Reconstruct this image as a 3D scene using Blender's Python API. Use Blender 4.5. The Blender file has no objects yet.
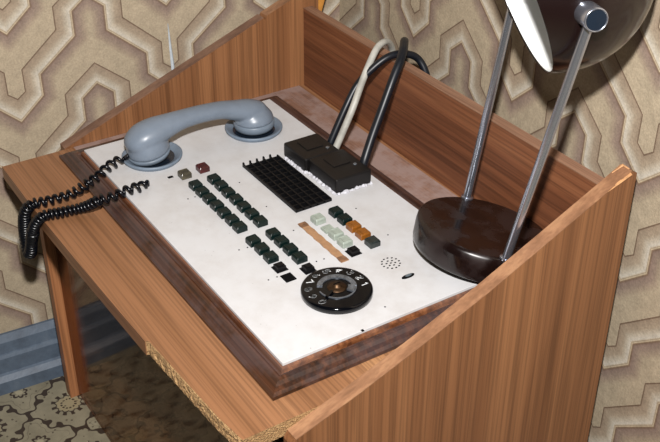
import bpy, bmesh, math, random
from mathutils import Vector, Matrix
from math import sin, cos, pi, radians
random.seed(7)
scene = bpy.context.scene
COL = scene.collection

# ------------------------------------------------------------------ camera
CAM = Vector((1.15294, -0.38055, 0.672))
AX = ((0.5436018, 0.4558658, -0.7047577), (0.8393320, -0.2908814, 0.4592493), (0.0043552, -0.8411744, -0.5407464))
RIGHT = Vector((AX[0][0], AX[1][0], AX[2][0]))
DOWN = Vector((AX[0][1], AX[1][1], AX[2][1]))
FWD = Vector((AX[0][2], AX[1][2], AX[2][2]))
cd = bpy.data.cameras.new('camera')
cam = bpy.data.objects.new('camera', cd)
COL.objects.link(cam)
cd.sensor_width = 36.0
cd.lens = 1061.86 / 660 * 36
cd.clip_start = 0.02
cam.matrix_world = Matrix(((RIGHT.x, -DOWN.x, -FWD.x, CAM.x), (RIGHT.y, -DOWN.y, -FWD.y, CAM.y), (RIGHT.z, -DOWN.z, -FWD.z, CAM.z), (0, 0, 0, 1)))
scene.camera = cam

# ------------------------------------------------------------------ world, flash, exposure
w = bpy.data.worlds.new('room_light')
scene.world = w
w.use_nodes = True
w.node_tree.nodes['Background'].inputs[0].default_value = (1.0, 0.93, 0.86, 1)
w.node_tree.nodes['Background'].inputs[1].default_value = 0.035
fl = bpy.data.lights.new('camera_flash', 'AREA')
fl.shape = 'RECTANGLE'
fl.size = 0.04
fl.size_y = 0.035
fl.energy = 31.0
fl.color = (1.0, 0.97, 0.95)
flo = bpy.data.objects.new('camera_flash', fl)
COL.objects.link(flo)
flo.location = CAM - DOWN * 0.185 - FWD * 0.02
flo.rotation_euler = (FWD).to_track_quat('-Z', 'Y').to_euler()
scene.view_settings.view_transform = 'Standard'
scene.view_settings.look = 'None'
scene.view_settings.exposure = 0.0
scene.view_settings.gamma = 1.0

# ------------------------------------------------------------------ helpers
def lin(c):
    return tuple((x / 255 / 12.92) if x / 255 <= 0.04045 else ((x / 255 + 0.055) / 1.055) ** 2.4 for x in c)
def rgba(c):
    return lin(c) + (1.0,)
def newmat(name):
    m = bpy.data.materials.new(name)
    m.use_nodes = True
    return m, m.node_tree, m.node_tree.nodes['Principled BSDF']
def N(t, kind, **kw):
    n = t.nodes.new(kind)
    for k, v in kw.items():
        setattr(n, k, v)
    return n
def math_n(t, op, a, b=None, c=None):
    n = t.nodes.new('ShaderNodeMath'); n.operation = op
    for i, x in enumerate((a, b, c)):
        if x is None: continue
        if isinstance(x, (int, float)): n.inputs[i].default_value = x
        else: t.links.new(x, n.inputs[i])
    return n.outputs[0]
def ramp(t, fac, stops):
    n = t.nodes.new('ShaderNodeValToRGB')
    cr = n.color_ramp
    while len(cr.elements) < len(stops): cr.elements.new(0.5)
    for e, (p, c) in zip(cr.elements, stops):
        e.position = p; e.color = c if len(c) == 4 else rgba(c)
    t.links.new(fac, n.inputs[0])
    return n.outputs[0]
def mix(t, fac, a, b, blend='MIX'):
    n = t.nodes.new('ShaderNodeMix'); n.data_type = 'RGBA'; n.blend_type = blend
    for s, x in ((0, fac), (6, a), (7, b)):
        if isinstance(x, (int, float)): n.inputs[s].default_value = x
        elif isinstance(x, tuple): n.inputs[s].default_value = x if len(x) == 4 else rgba(x)
        else: t.links.new(x, n.inputs[s])
    return n.outputs[2]
def noise(t, scale=(1, 1, 1), s=1.0, detail=3, rough=0.5, loc=(0, 0, 0), rot=(0, 0, 0)):
    tc = t.nodes.new('ShaderNodeTexCoord')
    mp = t.nodes.new('ShaderNodeMapping')
    mp.inputs['Scale'].default_value = scale
    mp.inputs['Location'].default_value = loc
    mp.inputs['Rotation'].default_value = rot
    t.links.new(tc.outputs['Object'], mp.inputs[0])
    n = t.nodes.new('ShaderNodeTexNoise')
    n.inputs['Scale'].default_value = s
    n.inputs['Detail'].default_value = detail
    n.inputs['Roughness'].default_value = rough
    t.links.new(mp.outputs[0], n.inputs[0])
    return n.outputs[0]
def bump(t, b, h, strength=0.2, dist=0.001):
    n = t.nodes.new('ShaderNodeBump')
    n.inputs['Strength'].default_value = strength
    n.inputs['Distance'].default_value = dist
    t.links.new(h, n.inputs['Height'])
    t.links.new(n.outputs[0], b.inputs['Normal'])
def plain(name, c, rough=0.5, metal=0.0, spec=0.5, var=0.0, vs=40, coat=0.0, bm=0.0):
    m, t, b = newmat(name)
    b.inputs['Base Color'].default_value = rgba(c)
    b.inputs['Roughness'].default_value = rough
    b.inputs['Metallic'].default_value = metal
    b.inputs['Specular IOR Level'].default_value = spec
    b.inputs['Coat Weight'].default_value = coat
    if var:
        n = noise(t, s=vs, detail=5, rough=0.6)
        d = tuple(max(0, x * (1 - var)) for x in c); l = tuple(min(255, x * (1 + var)) for x in c)
        t.links.new(ramp(t, n, [(0.3, d), (0.7, l)]), b.inputs['Base Color'])
    if bm:
        bump(t, b, noise(t, s=vs * 4, detail=3), bm)
    return m
def wood(name, dark, mid, light, grain='X', bands=30, pores=650, rough=0.42, dust=0.0, dustc=(140, 120, 112), seed=0.0, spec=0.35, poredark=0.86):
    m, t, b = newmat(name)
    def sc(across, along):
        return {'X': (along, across, across), 'Y': (across, along, across), 'Z': (across, across, along)}[grain]
    n1 = noise(t, sc(bands, bands * 0.008), 1, 4, 0.6, (seed, seed * 1.7, seed * 0.6))
    n2 = noise(t, sc(bands * 6, bands * 0.02), 1, 3, 0.6, (seed, seed, seed))
    n3 = noise(t, sc(pores, pores * 0.012), 1, 2, 0.5)
    s = math_n(t, 'ADD', math_n(t, 'MULTIPLY', n1, 0.80), math_n(t, 'MULTIPLY', n2, 0.20))
    c = ramp(t, s, [(0.38, dark), (0.48, mid), (0.60, light), (0.70, mid)])
    pore = ramp(t, n3, [(0.38, tuple(int(255 * poredark) for _ in range(3))), (0.55, (255, 255, 255))])
    c = mix(t, 1.0, c, pore, 'MULTIPLY')
    if dust:
        dn = noise(t, (1, 1, 1), 18, 5, 0.65, (seed + 3, 1, 2))
        f = math_n(t, 'MULTIPLY', ramp(t, dn, [(0.40, (0, 0, 0)), (0.55, (255, 255, 255))]), dust)
        c = mix(t, f, c, dustc)
    t.links.new(c, b.inputs['Base Color'])
    b.inputs['Roughness'].default_value = rough
    b.inputs['Specular IOR Level'].default_value = spec
    bump(t, b, n3, 0.12, 0.0004)
    return m

def tag(o, label=None, cat=None, group=None, kind=None):
    if label: o['label'] = label
    if cat: o['category'] = cat
    if group: o['group'] = group
    if kind: o['kind'] = kind
    return o
def empty(name, loc=(0, 0, 0), label=None, cat=None, group=None, rot=None):
    o = bpy.data.objects.new(name, None)
    COL.objects.link(o)
    o.empty_display_size = 0.02
    mw = Matrix.Translation(Vector(loc))
    if rot is not None: mw = mw @ rot.to_4x4()
    o.matrix_world = mw
    tag(o, label, cat, group)
    o['_w'] = [x for r in mw for x in r]
    return o
WM = {}
def wmat(o):
    return WM.get(o.name, Matrix.Identity(4))
def thing(name, loc, label, cat, group=None, rot=None):
    o = bpy.data.objects.new(name, None)
    COL.objects.link(o)
    o.empty_display_size = 0.02
    mw = Matrix.Translation(Vector(loc))
    if rot is not None: mw = mw @ rot.to_4x4()
    o.matrix_world = mw
    WM[o.name] = mw
    return tag(o, label, cat, group)
def obj(name, bm, mats, parent=None, smooth=False, origin=None, label=None, world=True, bevel=0.0, seg=2):
    """link bm (world coordinates) as one mesh object; origin = its own pivot in the world"""
    pw = wmat(parent) if parent else Matrix.Identity(4)
    if origin is None:
        ow = pw.copy()
    else:
        ow = pw.copy(); ow.translation = Vector(origin)
    if world:
        bmesh.ops.transform(bm, matrix=ow.inverted(), verts=bm.verts)
    bmesh.ops.recalc_face_normals(bm, faces=bm.faces)
    me = bpy.data.meshes.new(name)
    bm.to_mesh(me); bm.free()
    if not isinstance(mats, (list, tuple)): mats = [mats]
    for m in mats: me.materials.append(m)
    if smooth:
        for p in me.polygons: p.use_smooth = True
    o = bpy.data.objects.new(name, me)
    COL.objects.link(o)
    if parent:
        o.parent = parent
        o.matrix_local = pw.inverted() @ ow
    else:
        o.matrix_world = ow
    WM[o.name] = ow
    if bevel:
        b = o.modifiers.new('bevel', 'BEVEL'); b.width = bevel; b.segments = seg; b.limit_method = 'ANGLE'; b.angle_limit = radians(35)
    if label: o['label'] = label
    return o
def box(bm, x0, x1, y0, y1, z0, z1, mi=0):
    v = [bm.verts.new(p) for p in ((x0, y0, z0), (x1, y0, z0), (x1, y1, z0), (x0, y1, z0), (x0, y0, z1), (x1, y0, z1), (x1, y1, z1), (x0, y1, z1))]
    for q in ((3, 2, 1, 0), (4, 5, 6, 7), (0, 1, 5, 4), (1, 2, 6, 5), (2, 3, 7, 6), (3, 0, 4, 7)):
        f = bm.faces.new([v[i] for i in q]); f.material_index = mi
    return v
def mkbox(*a):
    bm = bmesh.new(); box(bm, *a); return bm
def prism(bm, pts, axis, a0, a1, mi=0):
    """polygon pts in the plane across axis ('x': (y,z), 'y': (x,z), 'z': (x,y)), from a0 to a1"""
    def P(p, a):
        return {'x': (a, p[0], p[1]), 'y': (p[0], a, p[1]), 'z': (p[0], p[1], a)}[axis]
    A = [bm.verts.new(P(p, a0)) for p in pts]; B = [bm.verts.new(P(p, a1)) for p in pts]
    n = len(pts)
    fs = [bm.faces.new(A[::-1]), bm.faces.new(B)]
    for i in range(n):
        fs.append(bm.faces.new((A[i], A[(i + 1) % n], B[(i + 1) % n], B[i])))
    for f in fs: f.material_index = mi
    return fs
def frame_of(d):
    d = d.normalized()
    u = d.cross(Vector((0, 0, 1)))
    if u.length < 1e-3: u = d.cross(Vector((1, 0, 0)))
    u.normalize()
    return u, u.cross(d).normalized()
def tube(bm, pts, r, seg=10, cap=True, radii=None):
    pts = [Vector(p) for p in pts]
    n = len(pts)
    T = [(pts[min(i + 1, n - 1)] - pts[max(i - 1, 0)]).normalized() for i in range(n)]
    u, v = frame_of(T[0])
    rings = []
    for i in range(n):
        if i:
            u = (u - T[i] * u.dot(T[i]))
            u.normalize()
            v = T[i].cross(u).normalized()
        rr = radii[i] if radii else r
        rings.append([bm.verts.new(pts[i] + (u * cos(2 * pi * k / seg) + v * sin(2 * pi * k / seg)) * rr) for k in range(seg)])
    for i in range(n - 1):
        for k in range(seg):
            bm.faces.new((rings[i][k], rings[i][(k + 1) % seg], rings[i + 1][(k + 1) % seg], rings[i + 1][k]))
    if cap:
        bm.faces.new(rings[0][::-1]); bm.faces.new(rings[-1])
def lathe(bm, prof, origin, axis=(0, 0, 1), seg=48, close=True, mi=0):
    """prof: list of (radius, height) along axis"""
    o = Vector(origin); a = Vector(axis).normalized()
    u, v = frame_of(a)
    rings = []
    for r, hgt in prof:
        if r < 1e-7: rings.append([bm.verts.new(o + a * hgt)])
        else: rings.append([bm.verts.new(o + a * hgt + (u * cos(2 * pi * k / seg) + v * sin(2 * pi * k / seg)) * r) for k in range(seg)])
    def band(A, B):
        for k in range(seg):
            k2 = (k + 1) % seg
            if len(A) == 1 and len(B) == 1: return
            if len(A) == 1: f = bm.faces.new((A[0], B[k2], B[k]))
            elif len(B) == 1: f = bm.faces.new((A[k], A[k2], B[0]))
            else: f = bm.faces.new((A[k], A[k2], B[k2], B[k]))
            f.material_index = mi
    for i in range(len(rings) - 1): band(rings[i], rings[i + 1])
    if close and len(rings[0]) > 1: bm.faces.new(rings[0][::-1]).material_index = mi
    if close and len(rings[-1]) > 1: bm.faces.new(rings[-1]).material_index = mi
def catmull(pts, n=8):
    P = [Vector(p) for p in pts]
    P = [P[0] * 2 - P[1]] + P + [P[-1] * 2 - P[-2]]
    out = []
    for i in range(1, len(P) - 2):
        for j in range(n):
            t = j / n
            a, b, c, d = P[i - 1], P[i], P[i + 1], P[i + 2]
            out.append(0.5 * ((2 * b) + (c - a) * t + (2 * a - 5 * b + 4 * c - d) * t * t + (3 * b - a - 3 * c + d) * t ** 3))
    out.append(P[-2])
    return out

# ------------------------------------------------------------------ materials
M = {}
M['top'] = wood('desk_top_veneer', (126, 87, 58), (138, 97, 67), (160, 118, 82), 'X', 14, 420, dust=0.0, seed=2.3, rough=0.42)
M['side'] = wood('side_veneer', (114, 75, 47), (124, 83, 53), (142, 98, 64), 'Z', 30, 380, seed=5.1, rough=0.45)
M['back'] = wood('back_veneer', (92, 55, 36), (108, 66, 43), (130, 84, 56), 'X', 26, 380, seed=8.2, rough=0.45)
M['edge'] = wood('edge_veneer', (118, 84, 60), (132, 95, 69), (150, 112, 82), 'Y', 60, 420, seed=3.0, rough=0.5, poredark=0.95)
M['edge_l'] = wood('edge_veneer_dusty', (98, 72, 58), (110, 82, 66), (124, 94, 76), 'Y', 60, 420, seed=4.0, rough=0.6, poredark=0.95)
M['leg'] = wood('leg_veneer', (120, 74, 44), (142, 92, 58), (166, 112, 74), 'Z', 60, 400, seed=1.0, rough=0.45)
M['mould'] = wood('dark_moulding', (32, 18, 12), (50, 29, 18), (78, 46, 28), 'X', 90, 500, seed=6.0, dust=0.35, dustc=(80, 68, 70), rough=0.33, spec=0.5)
M['lip'] = wood('brown_lip', (72, 40, 22), (104, 62, 36), (132, 84, 52), 'X', 90, 900, seed=6.5, dust=0.2, rough=0.4)
M['dustwood'] = wood('dusty_top', (112, 80, 64), (124, 92, 76), (140, 108, 92), 'X', 30, 800, seed=2.0, dust=0.75, dustc=(148, 128, 122), rough=0.6)

def chip_mat():
    m, t, b = newmat('chipboard')
    tc = N(t, 'ShaderNodeTexCoord')
    v = N(t, 'ShaderNodeTexVoronoi'); v.inputs['Scale'].default_value = 620
    t.links.new(tc.outputs['Object'], v.inputs[0])
    r = ramp(t, v.outputs['Color'], [(0.1, (112, 84, 54)), (0.35, (146, 114, 74)), (0.6, (164, 132, 90)), (0.9, (132, 98, 62))])
    t.links.new(r, b.inputs['Base Color'])
    b.inputs['Roughness'].default_value = 0.8
    bump(t, b, v.outputs['Distance'], 0.6, 0.002)
    return m
M['chip'] = chip_mat()
def plate_mat():
    m, t, b = newmat('white_painted_plate')
    n = noise(t, s=26, detail=6, rough=0.65)
    n2 = noise(t, s=300, detail=2)
    c = ramp(t, n, [(0.3, (176, 174, 173)), (0.55, (185, 185, 186)), (0.8, (189, 190, 192))])
    sp = ramp(t, n2, [(0.20, (120, 112, 104)), (0.26, (255, 255, 255))])
    c = mix(t, 0.6, c, sp, 'MULTIPLY')
    # mottled tone and specks run alike over the whole plate
    t.links.new(c, b.inputs['Base Color'])
    b.inputs['Roughness'].default_value = 0.55
    b.inputs['Specular IOR Level'].default_value = 0.3
    bump(t, b, n, 0.15, 0.002)
    return m
M['plate'] = plate_mat()
M['grey'] = plain('grey_handset_plastic', (102, 112, 124), 0.35, spec=0.45, var=0.06, vs=30)
M['greyring'] = plain('grey_blue_ring', (100, 113, 127), 0.45, var=0.08, vs=60)
M['greycap'] = plain('grey_cap_plastic', (99, 110, 122), 0.4, var=0.06, vs=40)
M['black'] = plain('black_rubber', (6, 8, 14), 0.25, spec=0.4)
M['cable'] = plain('black_cable', (12, 16, 23), 0.4, spec=0.4, var=0.2, vs=50)
M['whitecable'] = plain('pale_cable', (158, 156, 148), 0.5, var=0.1, vs=60)
M['hole'] = plain('dark_hole', (5, 5, 6), 0.8, spec=0.1)
M['key'] = plain('dark_green_key', (6, 22, 21), 0.35, spec=0.3, var=0.2, vs=90)
M['keywhite'] = plain('pale_green_white_key', (140, 149, 139), 0.4, var=0.08, vs=150)
M['keyamber'] = plain('amber_key', (118, 70, 20), 0.3, var=0.15, vs=150)
M['keysmoke'] = plain('smoky_key', (34, 39, 38), 0.2, var=0.3, vs=150)
M['keyred'] = plain('dark_red_key', (60, 19, 19), 0.3, var=0.25, vs=200)
M['keybrown'] = plain('olive_brown_key', (60, 56, 44), 0.3, var=0.3, vs=200)
M['blackplastic'] = plain('black_plastic', (9, 9, 11), 0.5, spec=0.25, var=0.25, vs=80)
M['boxblack'] = plain('black_brown_box', (14, 12, 12), 0.45, spec=0.35, var=0.2, vs=60, bm=0.1)
M['filler'] = plain('white_filler', (178, 178, 184), 0.8, var=0.12, vs=300, bm=0.5)
M['tape'] = plain('tan_tape', (150, 115, 84), 0.5, var=0.1, vs=120)
M['tapeend'] = plain('brown_tape_end', (112, 80, 56), 0.6, var=0.2, vs=200)
M['gloss'] = plain('gloss_black_dial', (4, 5, 8), 0.08, spec=0.35)
M['ringgrey'] = plain('grey_dial_ring', (120, 126, 134), 0.25, metal=0.7, var=0.2, vs=200)
M['brass'] = plain('brass', (74, 56, 40), 0.45, metal=0.9, var=0.2, vs=300)
M['print'] = plain('white_print', (205, 208, 210), 0.5)
M['ledgrey'] = plain('smoky_lens', (86, 96, 102), 0.15)
M['chrome'] = plain('chrome', (186, 192, 206), 0.2, metal=0.93)
M['darkcap_shade'] = plain('dark_cap_and_recess_shade', (20, 28, 38), 0.25)
M['enamel'] = plain('white_enamel', (236, 238, 236), 0.4)
M['bracket'] = plain('steel', (160, 160, 162), 0.3, metal=1.0)
M['stick'] = plain('orange_wood', (186, 128, 58), 0.5, var=0.12, vs=60)
def brown_enamel(name, c, r0, streak):
    m, t, b = newmat(name)
    n = noise(t, (1, 1, 1), 34, 3, 0.5)
    b.inputs['Base Color'].default_value = rgba(c)
    rr = N(t, 'ShaderNodeMapRange')
    rr.inputs['From Min'].default_value = 0.4; rr.inputs['From Max'].default_value = 0.6
    rr.inputs['To Min'].default_value = r0; rr.inputs['To Max'].default_value = r0 + streak
    t.links.new(n, rr.inputs[0]); t.links.new(rr.outputs[0], b.inputs['Roughness'])
    b.inputs['Specular IOR Level'].default_value = 0.55
    if streak:
        t.links.new(ramp(t, n, [(0.45, c), (0.62, tuple(x + 16 for x in c))]), b.inputs['Base Color'])
    return m
M['brown'] = brown_enamel('brown_enamel', (17, 8, 7), 0.12, 0.25)
M['brownshade'] = brown_enamel('brown_enamel_shade', (20, 11, 10), 0.2, 0.0)
def acrylic():
    m, t, b = newmat('smoked_acrylic')
    t.nodes.remove(b)
    out = t.nodes['Material Output']
    tr = N(t, 'ShaderNodeBsdfTransparent'); tr.inputs[0].default_value = (0.80, 0.69, 0.61, 1)
    gl = N(t, 'ShaderNodeBsdfGlossy'); gl.inputs[0].default_value = (1, 1, 1, 1); gl.inputs['Roughness'].default_value = 0.08
    df = N(t, 'ShaderNodeBsdfDiffuse'); df.inputs[0].default_value = rgba((74, 56, 46))
    a = N(t, 'ShaderNodeMixShader'); a.inputs[0].default_value = 0.035
    fr = N(t, 'ShaderNodeFresnel'); fr.inputs[0].default_value = 1.45
    t.links.new(tr.outputs[0], a.inputs[1]); t.links.new(df.outputs[0], a.inputs[2])
    c = N(t, 'ShaderNodeMixShader')
    t.links.new(math_n(t, 'MULTIPLY', fr.outputs[0], 0.35), c.inputs[0])
    t.links.new(a.outputs[0], c.inputs[1]); t.links.new(gl.outputs[0], c.inputs[2])
    t.links.new(c.outputs[0], out.inputs[0])
    return m
M['acrylic'] = acrylic()
def blue_paint():
    m, t, b = newmat('blue_grey_paint')
    n = noise(t, (1, 1, 1), 30, 6, 0.7)
    t.links.new(ramp(t, n, [(0.3, (66, 76, 89)), (0.55, (81, 94, 109)), (0.75, (97, 108, 120))]), b.inputs['Base Color'])
    b.inputs['Roughness'].default_value = 0.5
    bump(t, b, n, 0.3, 0.003)
    return m
M['blue'] = blue_paint()

# ------------------------------------------------------------------ room shell
TH = 0.0755
WL0 = Vector((-0.1405, 0, 0)); WLD = Vector((sin(TH), cos(TH), 0)); WLN = Vector((cos(TH), -sin(TH), 0))
WB0 = Vector((0, 0.4468, 0)); WBD = Vector((cos(TH), -sin(TH), 0)); WBN = Vector((-sin(TH), -cos(TH), 0))
FLOOR_Z = -0.417
# corner of the room
_den = WLD.x * WBD.y - WLD.y * WBD.x
_d = WB0 - WL0
SL_C = (_d.x * WBD.y - _d.y * WBD.x) / _den
CORNER = WL0 + WLD * SL_C
SB_C = (CORNER - WB0).dot(WBD)
ZTOP = 1.5

P2 = 0.2179 / 2
PZ = 0.1257
MV = [(0, 0), (0.0359, 0.033), (0.0359, 0.0637), (0.0883, 0.1079), (0.0883, 0.1423), (P2, 0.1593)]
DV = [(0, 0.0364), (0.0109, 0.0447), (0.0109, 0.0764), (0.0625, 0.1222), (0.0625, 0.1539), (P2, 0.1918)]
def off(poly, d):
    """offset the stepped line by d down and to the right, mirrored at both ends"""
    out = []
    n = len(poly)
    segs = [(Vector(poly[i + 1]) - Vector(poly[i])).normalized() for i in range(n - 1)]
    nor = [Vector((s.y, -s.x)) for s in segs]
    for i, p in enumerate(poly):
        if i == 0: out.append((0, p[1] - d / max(nor[0].y * -1, 0.2)))
        elif i == n - 1: out.append((p[0], p[1] - d / max(-nor[-1].y, 0.2)))
        else:
            m = (nor[i - 1] + nor[i]); m.normalize()
            k = d / m.dot(nor[i])
            out.append((p[0] + m.x * k, p[1] + m.y * k))
    return out
def lerp(A, B, t):
    return [(a[0] + (b[0] - a[0]) * t, a[1] + (b[1] - a[1]) * t) for a, b in zip(A, B)]
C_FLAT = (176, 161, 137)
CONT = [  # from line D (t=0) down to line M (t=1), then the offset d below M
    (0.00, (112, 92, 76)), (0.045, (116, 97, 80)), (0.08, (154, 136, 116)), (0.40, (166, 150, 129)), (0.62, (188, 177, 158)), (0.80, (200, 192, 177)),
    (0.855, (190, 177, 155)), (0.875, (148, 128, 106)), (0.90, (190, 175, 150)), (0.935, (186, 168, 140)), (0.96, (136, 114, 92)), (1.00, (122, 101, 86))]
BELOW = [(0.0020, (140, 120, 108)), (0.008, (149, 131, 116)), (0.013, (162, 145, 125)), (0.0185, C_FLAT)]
def paper_mat():
    m, t, b = newmat('patterned_wallpaper')
    at = N(t, 'ShaderNodeAttribute'); at.attribute_name = 'print'
    n1 = noise(t, (1, 1, 1), 60, 5, 0.65)
    n2 = noise(t, (1, 1, 1), 420, 3, 0.6)
    g = ramp(t, n1, [(0.3, (232, 232, 232)), (0.7, (255, 255, 255))])
    g2 = ramp(t, n2, [(0.3, (224, 224, 224)), (0.7, (255, 255, 255))])
    c = mix(t, 1.0, mix(t, 1.0, at.outputs['Color'], g, 'MULTIPLY'), g2, 'MULTIPLY')
    t.links.new(c, b.inputs['Base Color'])
    b.inputs['Roughness'].default_value = 0.62
    b.inputs['Specular IOR Level'].default_value = 0.28
    bump(t, b, math_n(t, 'ADD', math_n(t, 'MULTIPLY', noise(t, (1, 1, 1), 110, 4, 0.6), 1.0), math_n(t, 'MULTIPLY', n2, 0.25)), 0.28, 0.003)
    return m
M['paper'] = paper_mat()
def wallpaper(name, O, D, NRM, s0, s1, sphase, zphase, label):
    bm = bmesh.new()
    lay = bm.loops.layers.float_color.new('print')
    def P(u, z): return O + D * u + Vector((0, 0, z))
    lines = []
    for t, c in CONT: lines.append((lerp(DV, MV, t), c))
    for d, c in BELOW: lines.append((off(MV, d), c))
    lo = [(a, b - PZ) for a, b in DV]
    nmin = int(math.floor((s0 - sphase) / (2 * P2))) - 1; nmax = int(math.ceil((s1 - sphase) / (2 * P2))) + 1
    mmin = int(math.floor((FLOOR_Z - zphase - 0.2) / PZ)) - 1; mmax = int(math.ceil((ZTOP - zphase) / PZ)) + 1
    wob = {}
    for n in range(nmin, nmax + 1):
        for sg in (1, -1):
            for m in range(mmin, mmax + 1):
                def Q(p):
                    return P(sphase + n * 2 * P2 + sg * p[0], zphase + m * PZ + p[1])
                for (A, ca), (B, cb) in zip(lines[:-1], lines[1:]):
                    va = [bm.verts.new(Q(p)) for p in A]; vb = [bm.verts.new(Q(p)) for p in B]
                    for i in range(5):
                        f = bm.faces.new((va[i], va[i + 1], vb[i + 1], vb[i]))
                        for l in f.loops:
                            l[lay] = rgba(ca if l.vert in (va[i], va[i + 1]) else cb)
                A = lines[-1][0]
                poly = list(A) + lo[::-1]
                f = bm.faces.new([bm.verts.new(Q(p)) for p in poly])
                for l in f.loops: l[lay] = rgba(C_FLAT)
    for co, no in ((P(s0, 0), -D), (P(s1, 0), D), (Vector((0, 0, FLOOR_Z)), Vector((0, 0, -1))), (Vector((0, 0, ZTOP)), Vector((0, 0, 1)))):
        g = bm.verts[:] + bm.edges[:] + bm.faces[:]
        bmesh.ops.bisect_plane(bm, geom=g, dist=1e-7, plane_co=co, plane_no=no, clear_outer=True)
    bmesh.ops.triangulate(bm, faces=[f for f in bm.faces if len(f.verts) > 4])
    # wall body behind the paper
    c = [P(s0, FLOOR_Z), P(s1, FLOOR_Z), P(s1, ZTOP), P(s0, ZTOP)]
    a = [bm.verts.new(p - NRM * 0.0005) for p in c]; b = [bm.verts.new(p - NRM * 0.09) for p in c]
    for q in ((a[0], a[1], a[2], a[3]), (b[3], b[2], b[1], b[0]), (a[0], b[0], b[1], a[1]), (a[1], b[1], b[2], a[2]), (a[2], b[2], b[3], a[3]), (a[3], b[3], b[0], a[0])):
        f = bm.faces.new(q)
        for l in f.loops: l[lay] = rgba(C_FLAT)
    me = bpy.data.meshes.new(name)
    bm.to_mesh(me); bm.free()
    me.materials.append(M['paper'])
    # every face towards the room
    o = bpy.data.objects.new(name, me)
    COL.objects.link(o)
    tag(o, label, None, None, 'structure')
    return o
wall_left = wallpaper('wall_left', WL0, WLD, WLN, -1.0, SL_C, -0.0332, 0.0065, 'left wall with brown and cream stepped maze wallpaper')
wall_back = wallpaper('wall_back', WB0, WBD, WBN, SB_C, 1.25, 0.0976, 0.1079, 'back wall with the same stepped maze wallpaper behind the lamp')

# torn strip of wallpaper along the seam, on the left wall
bm = bmesh.new()
pts = []
sz = [(0.1845, 0.108), (0.1850, 0.095), (0.1855, 0.075), (0.1865, 0.05), (0.1875, 0.02), (0.1880, -0.03)]
prev = None
for i, (s, z) in enumerate(sz):
    wd = 0.0003 + 0.0022 * min(1, i / 3)
    a = bm.verts.new(WL0 + WLD * (s - wd) + WLN * 0.0004 + Vector((0, 0, z)))
    b = bm.verts.new(WL0 + WLD * (s + wd * 0.2) + WLN * 0.0026 + Vector((0, 0, z)))
    c = bm.verts.new(WL0 + WLD * (s + wd) + WLN * 0.0004 + Vector((0, 0, z)))
    if prev:
        for k in range(2): bm.faces.new((prev[k], prev[k + 1], (a, b, c)[k + 1], (a, b, c)[k]))
    prev = (a, b, c)
o = obj('trim_1', bm, plain('bare_plaster', (178, 186, 192), 0.7, var=0.1, vs=200))
tag(o, 'pale torn strip along the wallpaper seam', None, None, 'structure')

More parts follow.
